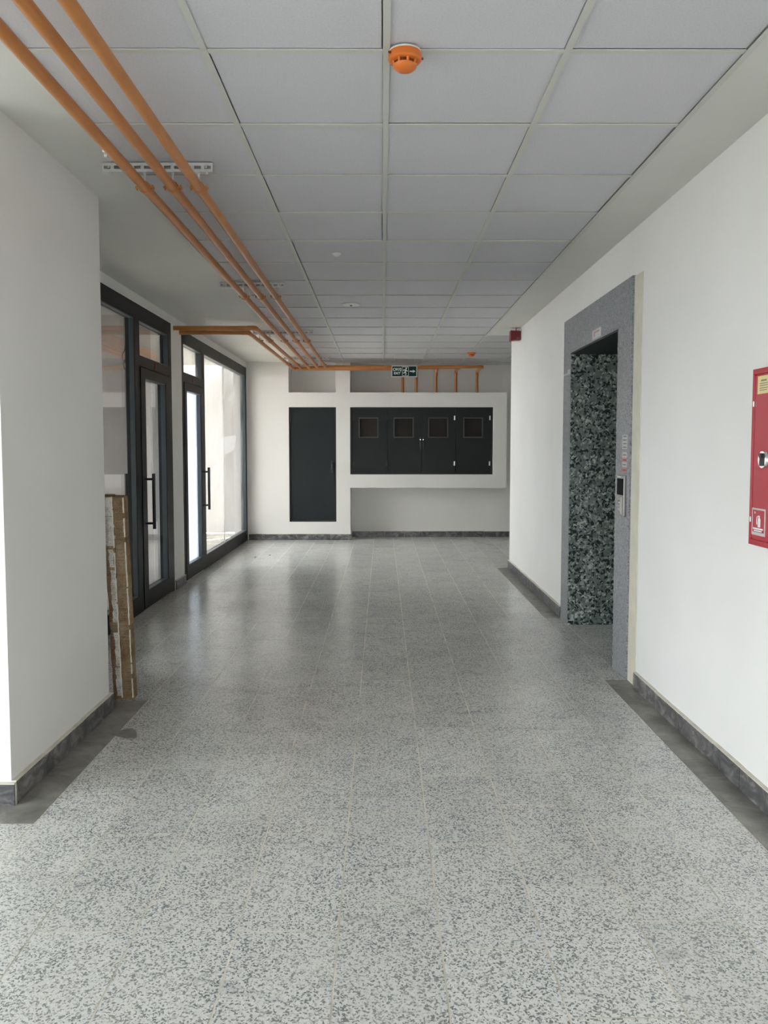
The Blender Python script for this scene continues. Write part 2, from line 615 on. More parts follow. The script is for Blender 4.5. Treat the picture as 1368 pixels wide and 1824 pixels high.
def border(x0, x1, y0, y1, along):
    n = max(1, round(((y1 - y0) if along == 'y' else (x1 - x0)) / 0.6))
    for i in range(n):
        if along == 'y':
            a, b = y0 + (y1 - y0) * i / n, y0 + (y1 - y0) * (i + 1) / n
            boxes('border_stone', [(x0 + .001, x1, a + .001, b - .001, -0.014, 0.0005)], 'border', fl)
        else:
            a, b = x0 + (x1 - x0) * i / n, x0 + (x1 - x0) * (i + 1) / n
            boxes('border_stone', [(a + .001, b - .001, y0 + .001, y1, -0.014, 0.0005)], 'border', fl)


border(1.37, XR, -0.2, 4.84, 'y')
border(1.37, XR, 6.64, YE, 'y')
border(XP, -1.33, YP0, YP1, 'y')
border(-2.4, -1.33, YP0 - 0.17, YP0, 'x')
border(XL, -1.33, YP1, YP1 + 0.17, 'x')

# ---- walls
RD = 2.16   # depth line behind the lift opening
w = boxes('wall_right', [(XR, RD, HY, 5.115, 0, H), (XR, RD, 6.40, YE, 0, H), (XR, RD, 5.115, 6.40, 2.19, H),
                         (RD, RD + 0.2, HY, YE, 0, H), (RD + 0.2, XS, YE - 0.2, YE, 0, H + 0.10), (XR, RD + 0.2, YE - 0.02, YE, H, H + 0.10)], 'wall')
struct(w, 'long white painted wall on the right with the lift opening')
struct(boxes('wall_side', [(XS, XS + 0.2, YE - 0.2, YB, 0, H + 0.10)], 'wall'), 'white wall closing the side passage')
struct(boxes('wall_far', [(-1.445, XS + 0.2, YB, YB + 0.25, 0, H + 0.10), (XL - 0.0, -1.445, YF, YB + 0.25, 0, H)], 'wall'),
       'white end wall of the corridor with a recessed right part')
# built-out plaster framework at the end wall
DX0, DX1 = -1.445, -0.715
PX1 = -0.497
BX1 = 1.925
CX0, CX1 = PX1 - 0.012, 1.715
DZ0, DZ1 = 0.282, 2.06
BZ0, BZ1 = 0.812, 2.285
CZ0, CZ1 = 1.02, 2.06
pt = boxes('wall_partition', [
    (DX1, PX1, YF, YB, 0, H),                 # pier
    (DX0, DX1, YF, YB, DZ1, BZ1),             # head above the steel door
    (DX0, DX1, YF, YB, 0, DZ0),               # upstand under the steel door
    (PX1, BX1, YF, YB, CZ1, BZ1),             # box head
    (PX1, BX1, YF, YB, BZ0, CZ0),             # box bottom
    (CX1, BX1, YF, YB, CZ0, CZ1)], 'wall')    # box cheek
struct(pt, 'white plaster framework projecting around the steel door and cabinet')
# pillar, hall walls
struct(boxes('wall_pillar', [(XL - 0.1, XP, YP0, YP1, 0, H)], 'wall'), 'white pillar projecting at the left of the corridor')
struct(boxes('wall_hall', [(HX, XL - 0.1, YP0, YP0 + 0.25, 0, H)], 'wall'), 'white hall wall left of the pillar')
# glazed wall: solid parts
G1A, G1B = 5.0, 7.98
G2A, G2B = 8.40, 12.35
GT = 2.66
XW = XL - 0.20
struct(boxes('wall_left', [(XW, XL, YP1, G1A, 0, H), (XW, XL, G1B, G2A, 0, H), (XW, XL, G1A, G1B, GT, H),
                           (XW, XL, G2A, YF, GT, H), (XW, XL, G2B, YF, 0, GT)], 'wall'),
       'white wall around the two glazed door screens')


def window_wall(name, x0, x1, y0, y1, openings, axis, label):
    """wall with rectangular openings from z0 to z1 (openings along the wall axis)"""
    bl = []
    z0, z1 = 0.25, 2.42
    if axis == 'x':
        cur = x0
        for a, b in openings:
            bl.append((cur, a, y0, y1, 0, H)); bl.append((a, b, y0, y1, 0, z0)); bl.append((a, b, y0, y1, z1, H)); cur = b
        bl.append((cur, x1, y0, y1, 0, H))
    else:
        cur = y0
        for a, b in openings:
            bl.append((x0, x1, cur, a, 0, H)); bl.append((x0, x1, a, b, 0, z0)); bl.append((x0, x1, a, b, z1, H)); cur = b
        bl.append((x0, x1, cur, y1, 0, H))
    return struct(boxes(name, bl, 'wall'), label)


rear_open = [(-0.9, 0.3)]
side_open = [(-4.4, -2.1), (-1.9, 0.4), (0.6, 2.0)]
window_wall('wall_back', HX - 0.2, RD + 0.2, HY - 0.2, HY, rear_open, 'x', 'white rear hall wall with large windows')
window_wall('wall_hall_side', HX - 0.2, HX, HY, YP0 + 0.25, side_open, 'y', 'white hall side wall with large windows')
wn = 3
for a, b in rear_open:
    fr = boxes('window_%d' % wn, [(a, b, HY - 0.13, HY - 0.07, 0.25, 0.31), (a, b, HY - 0.13, HY - 0.07, 2.36, 2.42), (a, a + 0.06, HY - 0.13, HY - 0.07, 0.31, 2.36), (b - 0.06, b, HY - 0.13, HY - 0.07, 0.31, 2.36)], 'alu')
    struct(fr, 'dark framed rear hall window'); boxes('pane', [(a + .06, b - .06, HY - 0.104, HY - 0.096, 0.31, 2.36)], 'glass', fr); wn += 1
for a, b in side_open:
    fr = boxes('window_%d' % wn, [(HX - 0.13, HX - 0.07, a, b, 0.25, 0.31), (HX - 0.13, HX - 0.07, a, b, 2.36, 2.42), (HX - 0.13, HX - 0.07, a, a + 0.06, 0.31, 2.36), (HX - 0.13, HX - 0.07, b - 0.06, b, 0.31, 2.36)], 'alu')
    struct(fr, 'dark framed hall side window'); boxes('pane', [(HX - 0.104, HX - 0.096, a + .06, b - .06, 0.31, 2.36)], 'glass', fr); wn += 1

# ---- side room behind the first glazed screen, and the open light court behind the second
struct(boxes('wall_side_room', [(XC - 0.2, XC, YP0 + 0.25, 4.6, 0, H), (XC - 0.2, XC, 7.2, 8.1, 0, H), (XC - 0.2, XC, 4.6, 7.2, 0, 0.9), (XC - 0.2, XC, 4.6, 7.2, 2.3, H), (XC - 0.2, XW, 8.0, 8.2, 0, H), (XC - 0.2, HX, YP0, YP0 + 0.25, 0, H)], 'roomwall'), 'grey plastered walls of the room behind the glass')  # window opening in the outer side is added to light this room
struct(boxes('floor_side_room', [(XC, XW + 0.0, YP0 + 0.25, 8.0, -0.16, -0.005), (XW, XL, YP1, 8.0, -0.16, -0.005)], 'roomwall'), 'bare floor of the room behind the glass')
struct(boxes('wall_light_parapet', [(XC - 0.2, XC, 8.2, YC, 0, 1.4)], 'concrete'), 'added low concrete parapet shaping the light from outside')  # unseen parapet, added with its height set to limit sky light on the glazing
ce = struct(boxes('wall_court_end', [(XC - 0.2, XL + 0.3, YC, YC + 0.2, 0, 4.2), (XW + 0.02, XW + 0.1, YB + 0.25, YC, 0, 4.2)], 'concrete'), 'stained concrete end wall of the light court')
boxes('plaster_band', [(XC, -2.86, YC - 0.025, YC, 0, 2.86)], 'court_white', ce)
boxes('pilaster', [(-2.86, -2.66, YC - 0.12, YC, 0, 2.86)], 'court_white', ce)
struct(boxes('floor_court', [(XC, XW, 8.2, YC, -0.16, -0.02), (XW, XL, G2A, G2B, -0.16, -0.005)], 'court_floor'), 'pale paving of the light court')
struct(boxes('floor_outdoor', [(-40, 40, -45, HY - 0.2, -0.4, -0.2), (-40, HX - 0.2, HY - 0.2, YP0, -0.4, -0.2), (-40, XC - 0.2, YP0, 40, -0.4, -0.2)], 'outground'), 'pale paving outside the hall')

# ---- ceiling: gypsum margins, tile field on a T-bar grid
TX = [-1.190, -0.592, 0.014, 0.616, 1.218]
RY0, RP = 2.735, 0.608
rows = [RY0 + RP * k for k in range(-9, 17)]
YT0 = rows[0]
YX = RY0 + RP * 11 + 0.02      # 9.44: the tile field widens to the right from here
ceil = boxes('ceiling', [
    (HX - 0.2, XS + 0.2, HY - 0.2, YB + 0.25, H + 0.10, H + 0.22),      # slab over everything
    (HX, TX[0], HY, YB + 0.0, H, H + 0.10),
    (TX[4], RD, HY, YX, H, H + 0.10),
    (TX[0], TX[4], HY, YT0, H, H + 0.10),
    (XC - 0.2, HX - 0.2, YP0, 8.2, H, H + 0.22)], 'ceil')
struct(ceil, 'suspended ceiling with grey mineral tiles and plain plaster margins')
TBW = 0.024
bm = bmesh.new()
bx(bm, -0.289, 0.289, -0.292, 0.292, 0, 0.014)
tile_me = mesh('ceiling_tile', bm, 'tile')
cols = [(TX[i], TX[i + 1]) for i in range(4)]
ext = [(TX[4] + 0.602 * i, TX[4] + 0.602 * (i + 1)) for i in range(6)]
for k, y0 in enumerate(rows):
    y1 = y0 + RP
    for ci, (a, b) in enumerate(cols + ext):
        if ci >= 4 and y0 < YX - 0.1:
            continue
        cy1 = min(y1, YB)
        if cy1 - y0 < 0.05:
            continue
        if y1 > YB:
            o = boxes('ceiling_tile', [(a + .011, b - .011, y0 + .011, YB, H + 0.004, H + 0.018)], 'tile', ceil)
        else:
            o = link('ceiling_tile', tile_me, ceil)
            o.location = ((a + b) / 2 + random.uniform(-.003, .003), y0 + RP / 2 + random.uniform(-.003, .003), H + 0.004 + random.uniform(0, 0.0015))
for x in TX:
    boxes('main_runner', [(x - TBW / 2, x + TBW / 2, YT0, YB, H - 0.002, H + 0.0035), (x - 0.002, x + 0.002, YT0, YB, H + 0.0035, H + 0.03)], 'tbar', ceil)
for a, b in ext:
    boxes('main_runner', [(b - TBW / 2, b + TBW / 2, YX, YB, H - 0.002, H + 0.0035)], 'tbar', ceil)
for y in rows:
    x1 = XS if y > YX - 0.1 else TX[4]
    boxes('cross_runner', [(TX[0], x1, y - TBW / 2, y + TBW / 2, H - 0.001, H + 0.0035)], 'tbar', ceil)
boxes('edge_angle', [(TX[0] - 0.012, TX[0] + 0.012, YT0, YB, H - 0.003, H + 0.002)], 'tbar', ceil)
boxes('edge_angle', [(TX[4] - 0.012, TX[4] + 0.012, YT0, YX, H - 0.003, H + 0.002)], 'tbar', ceil)


# ---- stone baseboards
def baseboard(name, label, runs):
    """runs: (axis, fixed face coordinate, outward sign, a, b, joints)"""
    bl = []
    for ax, f, s, a, b, cuts in runs:
        g = sorted((f, f + s * 0.012))
        bl.append((g[0], g[1], a, b, 0, BBH - 0.004) if ax == 'y' else (a, b, g[0], g[1], 0, BBH - 0.004))
    root = struct(boxes(name, bl, 'caulk'), label)
    for ax, f, s, a, b, cuts in runs:
        pts = [a] + [c for c in cuts if a < c < b] + [b]
        for p, q in zip(pts, pts[1:]):
            t0 = 0.020 + random.uniform(-0.001, 0.001)
            g = sorted((f + s * 0.004, f + s * t0))
            hh = BBH + random.uniform(-0.002, 0.002)
            bm = bmesh.new()
            if ax == 'y':
                bx(bm, g[0], g[1], p + .0012, q - .0012, 0.001, hh)
            else:
                bx(bm, p + .0012, q - .0012, g[0], g[1], 0.001, hh)
            obj('baseboard_stone', bm, 'marble', root)
            bm = bmesh.new()
            c = sorted((f, f + s * 0.0195))
            if ax == 'y':
                bx(bm, c[0], c[1], p, q, hh, hh + 0.004)
            else:
                bx(bm, p, q, c[0], c[1], hh, hh + 0.004)
            obj('caulk_bead', bm, 'caulk', root)
    return root


def cuts(a, b, seed):
    r = random.Random(seed)
    out = []; y = a
    while y < b:
        y += r.uniform(0.26, 0.42); out.append(y)
    return out


right_cuts = cuts(HY, 2.6, 3) + [2.93, 3.26, 3.54, 3.95, 4.32, 4.58]
baseboard('baseboard_right', 'dark grey marble skirting along the right wall', [
    ('y', XR, -1, HY, 4.69, right_cuts), ('y', XR, -1, 6.66, YE + 0.02, cuts(6.7, YE, 5))])
baseboard('baseboard_side', 'dark marble skirting around the right wall end', [('x', YE, 1, XR - 0.02, XS, cuts(XR, XS, 6))])
baseboard('baseboard_pillar', 'dark grey marble skirting around the left pillar', [
    ('y', XP, 1, YP0, YP1 + 0.02, [3.42, 3.86, 4.12]), ('x', YP0, -1, -2.6, XP + 0.02, [-2.25, -1.9, -1.56]),
    ('x', YP1, 1, XL, XP, [-1.8])])
baseboard('baseboard_left', 'dark marble skirting beside the glazed doors', [
    ('y', XL, 1, YP1, G1A, [4.6]), ('y', XL, 1, G1B + 0.01, G2A - 0.01, [])])
baseboard('baseboard_far', 'dark marble skirting along the end wall', [
    ('x', YF, -1, XL + 0.02, DX0, [-1.99, -1.87]), ('x', YF - 0.004, -1, DX0, PX1 + 0.02, [-0.80]),
    ('y', PX1, 1, YF, YB - 0.02, []), ('x', YB, -1, PX1 + 0.02, XS, cuts(PX1 + .2, XS, 9))])


# ================================================================== GLAZED SCREENS
FD = 0.062          # profile depth
FX0, FX1 = XL - 0.075, XL - 0.013 + 0.016    # profile from .. to (slightly proud)
GX0, GX1 = FX0 + 0.020, FX0 + 0.034


def gasket(parent, y0, y1, z0, z1, xx):
    g = 0.006
    boxes('gasket', [(GX1, xx, y0, y0 + g, z0, z1), (GX1, xx, y1 - g, y1, z0, z1), (GX1, xx, y0 + g, y1 - g, z0, z0 + g), (GX1, xx, y0 + g, y1 - g, z1 - g, z1)], 'gasket', parent)


def pane(parent, y0, y1, z0, z1, mat):
    return boxes('pane', [(GX0, GX1, y0, y1, z0, z1)], mat, parent)


def handles(leaf, y, sides=(1, -1)):
    for s in sides:
        bm = bmesh.new()
        x = FX1 + 0.078 if s > 0 else FX0 - 0.085
        xb = FX1 if s > 0 else FX0
        tube(bm, [(x, y, 0.715), (x, y, 1.205)], 0.0145, 16)
        for z in (0.765, 1.155):
            tube(bm, [(xb - s * 0.002, y, z), (x, y, z)], 0.0105, 12)
            cyl(bm, (xb, y, z), (xb + s * 0.006, y, z), 0.017, 0.017, 16)
        obj('pull_handle', bm, 'black', leaf, smooth=True)


def door_leaf(root, y0, y1, z0, z1, mat, handle_y, st=0.11):
    d = 0.006
    leaf = boxes('door_leaf', [(FX0 + d, FX1 + d, y0, y0 + st, z0, z1), (FX0 + d, FX1 + d, y1 - st, y1, z0, z1),
                               (FX0 + d, FX1 + d, y0 + st, y1 - st, z0, z0 + 0.15), (FX0 + d, FX1 + d, y0 + st, y1 - st, z1 - 0.085, z1)], 'alu', root)
    pane(leaf, y0 + st, y1 - st, z0 + 0.15, z1 - 0.085, mat)
    gasket(leaf, y0 + st, y1 - st, z0 + 0.15, z1 - 0.085, FX1)
    handles(leaf, handle_y)
    return leaf


# screen 1: frame = window_1 (fixed light + transom) and door_1
P1A, P1B = 6.80, 6.945
w1 = boxes('window_1', [(FX0, FX1, G1A, G1B, 2.53, GT), (FX0, FX1, G1A, G1A + 0.1, 0, 2.53), (FX0, FX1, P1A, P1B, 0, 2.53),
                        (FX0, FX1, G1A + 0.1, P1A, 0, 0.15), (FX0, FX1, 7.87, G1B, 0, 2.53), (FX0, FX1, P1B, 7.87, 2.135, 2.225)], 'alu')
struct(w1, 'dark aluminium screen with fixed glass nearest the pillar', 'window')
pane(w1, G1A + 0.1, P1A, 0.15, 2.53, 'glass')
gasket(w1, G1A + 0.1, P1A, 0.15, 2.53, FX1 - 0.004)
pane(w1, P1B, 7.87, 2.225, 2.53, 'glass')
gasket(w1, P1B, 7.87, 2.225, 2.53, FX1 - 0.004)
boxes('latch', [(FX1, FX1 + 0.006, 7.40, 7.43, 2.15, 2.20)], 'darkred', w1)
d1 = empty('door_1'); struct(d1, 'dark aluminium glass door leaf nearer the pillar', 'door')
door_leaf(d1, P1B + 0.004, 7.866, 0.008, 2.128, 'glass', 7.03, 0.13)
rebase(d1, (XL, 7.4, 0))
# screen 2
w2 = boxes('window_2', [(FX0, FX1, G2A, G2B, 2.53, GT), (FX0, FX1, G2A, 8.47, 0, 2.53), (FX0, FX1, 9.335, 9.455, 0, 2.53),
                        (FX0, FX1, 9.455, 12.26, 0, 0.16), (FX0, FX1, 12.26, G2B, 0, 2.53), (FX0, FX1, 8.47, 9.335, 2.135, 2.225)], 'alu')
struct(w2, 'dark aluminium screen with wide fixed glass beside the end wall', 'window')
pane(w2, 9.455, 10.78, 0.16, 2.53, 'glass_dirty')
pane(w2, 10.79, 12.26, 0.16, 2.53, 'glass_dirty')
boxes('glass_joint', [(GX0 - 0.001, GX1 + 0.001, 10.779, 10.791, 0.16, 2.53)], 'silicone', w2)
gasket(w2, 9.455, 12.26, 0.16, 2.53, FX1 - 0.004)
pane(w2, 8.47, 9.335, 2.225, 2.53, 'glass_dirty')
gasket(w2, 8.47, 9.335, 2.225, 2.53, FX1 - 0.004)
boxes('latch', [(FX1, FX1 + 0.006, 8.88, 8.91, 2.15, 2.20)], 'darkred', w2)
# dried cleaning smears on the wide pane
bm = bmesh.new(); prism(bm, [(10.15, 1.27), (11.5, 1.40), (11.65, 1.52), (11.7, 1.62), (10.3, 1.55), (10.12, 1.45)], 'x', GX1 + 0.0005, GX1 + 0.0012); obj('smear', bm, 'smear', w2)
bm = bmesh.new(); prism(bm, [(10.25 + 0.32 * math.cos(a) + .12 * math.sin(a), 1.08 + 0.15 * math.sin(a)) for a in [i * math.pi / 8 for i in range(16)]], 'x', GX1 + 0.0005, GX1 + 0.0012); obj('smear', bm, 'smear', w2)
d2 = empty('door_2'); struct(d2, 'dark aluminium glass door leaf with film covered bright glass', 'door')
door_leaf(d2, 8.474, 9.331, 0.014, 2.128, 'glass_film', 9.27, 0.10)
rebase(d2, (XL, 8.9, 0))

# ================================================================== STEEL DOOR AND METER CABINET
d3 = empty('door_3'); struct(d3, 'plain anthracite steel service door in the end wall', 'door')
boxes('door_frame', [(DX0, DX0 + 0.02, YF + 0.02, YF + 0.09, DZ0, DZ1), (DX1 - 0.02, DX1, YF + 0.02, YF + 0.09, DZ0, DZ1),
                     (DX0 + 0.02, DX1 - 0.02, YF + 0.02, YF + 0.09, DZ1 - 0.02, DZ1), (DX0 + 0.02, DX1 - 0.02, YF + 0.02, YF + 0.09, DZ0, DZ0 + 0.02)], 'cabdark', d3)
boxes('door_leaf', [(DX0 + 0.022, DX1 - 0.022, YF + 0.026, YF + 0.07, DZ0 + 0.022, DZ1 - 0.022)], 'steel_door', d3, bevel=0.003)
for z in (0.48, 1.88):
    bm = bmesh.new(); cyl(bm, (DX0 + 0.03, YF + 0.016, z - .05), (DX0 + 0.03, YF + 0.016, z + .05), 0.009); obj('hinge', bm, 'cabdark', d3, True)
hp = boxes('handle_plate', [(DX1 - 0.082, DX1 - 0.042, YF + 0.014, YF + 0.026, 1.05, 1.23)], 'black', d3, bevel=0.004)
bm = bmesh.new(); tube(bm, fillet([(DX1 - 0.062, YF + 0.014, 1.19), (DX1 - 0.062, YF - 0.03, 1.19), (DX1 - 0.062, YF - 0.03, 1.10)], 0.015), 0.009, 10); obj('lever', bm, 'black', hp, True)
bm = bmesh.new(); cyl(bm, (DX1 - 0.062, YF + 0.010, 1.165), (DX1 - 0.062, YF + 0.014, 1.165), 0.008); obj('key_cylinder', bm, 'chrome', hp, True)
rebase(d3, ((DX0 + DX1) / 2, YF + 0.05, DZ0))

cb = empty('meter_cabinet')
tag(cb, 'wide anthracite four-door steel cabinet set in the end wall frame', 'cabinet')
cy = YF + 0.025
boxes('cabinet_frame', [(CX0 + .012, CX1, cy + 0.012, cy + 0.09, CZ0, CZ0 + 0.022), (CX0 + .012, CX1, cy + 0.012, cy + 0.09, CZ1 - 0.022, CZ1),
                        (CX0 + .012, CX0 + 0.034, cy + 0.012, cy + 0.09, CZ0 + .022, CZ1 - .022), (CX1 - 0.022, CX1, cy + 0.012, cy + 0.09, CZ0 + .022, CZ1 - .022),
                        (CX0 + .034, CX1 - .022, cy + 0.06, cy + 0.09, CZ0 + .022, CZ1 - .022)], 'cabdark', cb)
leaf_x = [CX0 + 0.036, 0.071, 0.611, 1.136, CX1 - 0.024]
wins = [(-0.350, -0.078), (0.190, 0.470), (0.728, 1.005), (1.272, 1.545)]
WZ0, WZ1 = 1.605, 1.885
for i in range(4):
    a, b = leaf_x[i] + 0.003, leaf_x[i + 1] - 0.003
    wa, wb = wins[i]
    y0, y1 = cy - 0.004 + (0.006 if i % 2 else 0), cy + 0.03
    lf = boxes('door_leaf', [(a, wa, y0, y1, CZ0 + .025, CZ1 - .025), (wb, b, y0, y1, CZ0 + .025, CZ1 - .025),
                             (wa, wb, y0, y1, CZ0 + .025, WZ0), (wa, wb, y0, y1, WZ1, CZ1 - .025)], 'cab', cb)
    g = 0.018
    boxes('window_bead', [(wa - g, wa, y0 - .008, y0, WZ0 - g, WZ1 + g), (wb, wb + g, y0 - .008, y0, WZ0 - g, WZ1 + g),
                          (wa, wb, y0 - .008, y0, WZ0 - g, WZ0), (wa, wb, y0 - .008, y0, WZ1, WZ1 + g)], 'bead', lf)
    boxes('pane', [(wa, wb, y0 + 0.018, y0 + 0.024, WZ0, WZ1)], 'glass_dark', lf)
    bl = []
    for k in range(1, 10):
        x = wa + (wb - wa) * k / 10; z = WZ0 + (WZ1 - WZ0) * k / 10
        bl.append((x - .0012, x + .0012, y0 + .012, y0 + .014, WZ0, WZ1)); bl.append((wa, wb, y0 + .014, y0 + .016, z - .0012, z + .0012))
    boxes('wire_mesh', bl, 'cabdark', lf)
for i, (x, m) in enumerate(((CX0 + 0.06, 'cabdark'), (0.071, 'cabdark'), (1.118, 'bright_chrome'), (1.665, 'bright_chrome'))):
    for z in (1.19, 1.895):
        hg = boxes('hinge', [(x - .012, x + .012, cy - .012, cy - .004, z - .035, z + .035)], m if z < 1.5 or m != 'cabdark' else 'black', cb, bevel=.002)
for s in (-1, 1):
    x = 0.611 + s * 0.022
    pl = boxes('lock_plate', [(x - .016, x + .016, cy - .016, cy - .003, 1.44, 1.60)], 'black', cb, bevel=.004)
    bm = bmesh.new(); prism(bm, [(x - .012, 1.41), (x + .012, 1.41), (x + .010, 1.53), (x - .010, 1.53)], 'y', cy - .032, cy - .018); obj('swing_handle', bm, 'black', pl)
    bm = bmesh.new(); cyl(bm, (x, cy - .020, 1.558), (x, cy - .016, 1.558), .009); obj('key_cylinder', bm, 'bright_chrome', pl, True)
rebase(cb, ((CX0 + CX1) / 2, YF + 0.05, CZ0))

# ================================================================== LIFT OPENING
ls = empty('lift_surround')
tag(ls, 'grey granite surround framing the lift opening in the right wall', 'door surround')
FXg = XR - 0.018
boxes('jamb_slab', [(FXg, XR, 4.84, 5.115, 0.0008, 2.185)], 'granite', ls)
boxes('jamb_slab', [(FXg, XR, 6.40, 6.64, 0.0008, 2.185)], 'granite', ls)
boxes('lintel_slab', [(FXg, XR, 4.84, 6.64, 2.186, 2.462)], 'granite', ls)
o = boxes('reveal_slab', [(FXg + .002, 2.10, 6.382, 6.3995, 0.0008, 2.172)], 'darkgranite', ls); o['label'] = 'dark green coarse speckled stone slab'
o = boxes('reveal_slab', [(FXg + .002, 2.10, 5.1155, 5.133, 0.0008, 2.172)], 'darkgranite', ls); o['label'] = 'dark green coarse speckled stone slab'
boxes('soffit_slab', [(FXg + .002, 2.10, 5.1155, 6.3995, 2.173, 2.1855)], 'steel_door', ls)
o = boxes('casing_strip', [(XR - 0.006, XR, 4.695, 4.839, 0.002, 2.455)], 'cream', ls); o['label'] = 'unpainted cream plaster strip'
o = boxes('direction_label', [(FXg - .001, FXg, 5.525, 5.75, 2.198, 2.262)], 'paper', ls); o['label'] = 'small white paper label with dark mark'
boxes('printed_mark', [(FXg - .0016, FXg - .001, 5.565, 5.70, 2.238, 2.248), (FXg - .0016, FXg - .001, 5.68, 5.70, 2.214, 2.238)], 'pink', o)
boxes('tape_residue', [(FXg - .0008, FXg, 6.405, 6.635, 2.02, 2.035), (FXg - .0008, FXg, 6.405, 6.50, 2.035, 2.06)], 'tape', ls)
rebase(ls, (XR, 5.74, 0))
d4 = empty('door_4'); struct(d4, 'brushed steel sliding lift door at the back of the opening', 'door')
boxes('door_panel', [(2.11, 2.14, 5.134, 5.757, 0.001, 2.172)], 'chrome', d4)
boxes('door_panel', [(2.11, 2.14, 5.759, 6.381, 0.001, 2.172)], 'chrome', d4)
rebase(d4, (2.12, 5.76, 0))

cp = empty('lift_call_panel')
tag(cp, 'narrow steel lift call panel with black display on granite jamb', 'control panel')
boxes('face_plate', [(FXg - 0.016, FXg, 4.895, 5.03, 1.005, 1.262)], 'chrome', cp, bevel=0.005)
boxes('display', [(FXg - 0.019, FXg - 0.012, 4.90, 5.025, 1.138, 1.240)], 'display', cp, bevel=0.002)
for z in (1.09, 1.045):
    bm = bmesh.new(); cyl(bm, (FXg - .016, 4.985, z), (FXg - .022, 4.985, z), 0.016, 0.014); obj('call_button', bm, 'bright_chrome', cp, True)
boxes('trim_bar', [(FXg - 0.019, FXg - .015, 4.929, 4.935, 1.02, 1.125)], 'signframe', cp)
boxes('top_cap', [(FXg - 0.019, FXg - .015, 4.95, 5.02, 1.246, 1.256)], 'signframe', cp)
rebase(cp, (FXg, 4.96, 1.005))
st = empty('label_strip')
tag(st, 'strip of small white and faded red paper labels above the call panel', 'label')
for y0, y1, z0, z1, m in ((4.885, 4.99, 1.424, 1.512, 'paper'), (4.89, 4.985, 1.370, 1.404, 'paper'), (4.89, 4.985, 1.345, 1.366, 'pink'),
                          (4.89, 4.985, 1.312, 1.342, 'paper'), (4.89, 4.985, 1.279, 1.308, 'pink')):
    o = boxes('paper_label', [(FXg - .001, FXg, y0, y1, z0, z1)], m, st)
    k = 4 if z1 - z0 > 0.05 else 1
    for i in range(k):
        zc = z0 + (z1 - z0) * (i + 0.5) / k
        boxes('printed_line', [(FXg - .0015, FXg - .001, y0 + .015, y1 - .015 - 0.01 * (i % 2), zc - .004, zc + .004)], 'ink' if m == 'paper' else 'darkred', o)
rebase(st, (FXg, 4.94, 1.279))

# ================================================================== FIRE CABINET
fc = empty('fire_cabinet')
tag(fc, 'red steel fire cabinet with stickers hung on the right wall', 'fire cabinet')
fx = 1.484
fy0, fy1, fz0, fz1 = 2.555, 3.213, 1.043, 1.743
rim = 0.022
boxes('case', [(fx + 0.006, XR, fy0 + .004, fy1 - .004, fz0 + .004, fz1 - .004)], 'red', fc)
boxes('rim', [(fx, fx + .012, fy0, fy1, fz1 - rim, fz1), (fx, fx + .012, fy0, fy1, fz0, fz0 + rim),
              (fx, fx + .012, fy0, fy0 + rim, fz0 + rim, fz1 - rim), (fx, fx + .012, fy1 - rim, fy1, fz0 + rim, fz1 - rim)], 'red', fc, bevel=0.0015)
dr = boxes('door_panel', [(fx + .0005, fx + .012, fy0 + rim + .004, fy1 - rim - .004, fz0 + rim + .004, fz1 - rim - .005)], 'red', fc, bevel=0.0015)
for z in (1.145, 1.605):
    boxes('hinge_pin', [(fx - .004, fx + .002, fy1 - rim - .002, fy1 - rim + .007, z - .011, z + .011)], 'bright_chrome', fc, bevel=.001)
bm = bmesh.new()
cyl(bm, (fx, 3.10, 1.385), (fx - .008, 3.10, 1.385), 0.036, 0.033, 28)
obj('lock_rosette', bm, 'bright_chrome', dr, True)
boxes('lock_key_slot', [(fx - .016, fx - .008, 3.094, 3.106, 1.36, 1.41)], 'black', dr, bevel=.001)
boxes('lock_recess', [(fx - .0095, fx - .008, 3.075, 3.125, 1.392, 1.408)], 'black', dr)
ys = boxes('sticker', [(fx - .0007, fx + .0005, 3.072, 3.168, 1.642, 1.712)], 'yellow', dr); ys['label'] = 'yellow inspection sticker'
for i, (a, b, z) in enumerate(((3.095, 3.14, 1.695), (3.085, 3.15, 1.682), (3.085, 3.15, 1.674), (3.085, 3.15, 1.664), (3.09, 3.15, 1.656))):
    boxes('printed_line', [(fx - .0011, fx - .0007, a, b, z - .0015 * (3 if i == 0 else 1), z + .0015)], 'ink', ys)
rs = boxes('sticker', [(fx - .0007, fx + .0005, 3.074, 3.186, 1.085, 1.192)], 'paper', dr); rs['label'] = 'red and white fire extinguisher sticker'
boxes('red_field', [(fx - .0011, fx - .0007, 3.082, 3.178, 1.097, 1.185)], 'red', rs)
bm = bmesh.new()
prism(bm, [(3.112, 1.118), (3.133, 1.118), (3.133, 1.150), (3.128, 1.156), (3.127, 1.161), (3.132, 1.164), (3.118, 1.164), (3.119, 1.156), (3.112, 1.150)], 'x', fx - .0016, fx - .0011)
obj('extinguisher_symbol', bm, 'signwhite', rs)
bm = bmesh.new()
tube(bm, [(fx - .0014, 3.130, 1.162), (fx - .0014, 3.140, 1.158), (fx - .0014, 3.143, 1.146), (fx - .0014, 3.140, 1.128)], 0.0013, 6); obj('hose_symbol', bm, 'signwhite', rs)
boxes('flame_symbol', [(fx - .0016, fx - .0011, 3.156, 3.162, 1.170, 1.178)], 'signwhite', rs)
boxes('text_line', [(fx - .0016, fx - .0011, 3.09, 3.172, 1.108, 1.114), (fx - .0016, fx - .0011, 3.10, 3.165, 1.100, 1.105)], 'signwhite', rs)
rebase(fc, (XR, 2.9, fz0))

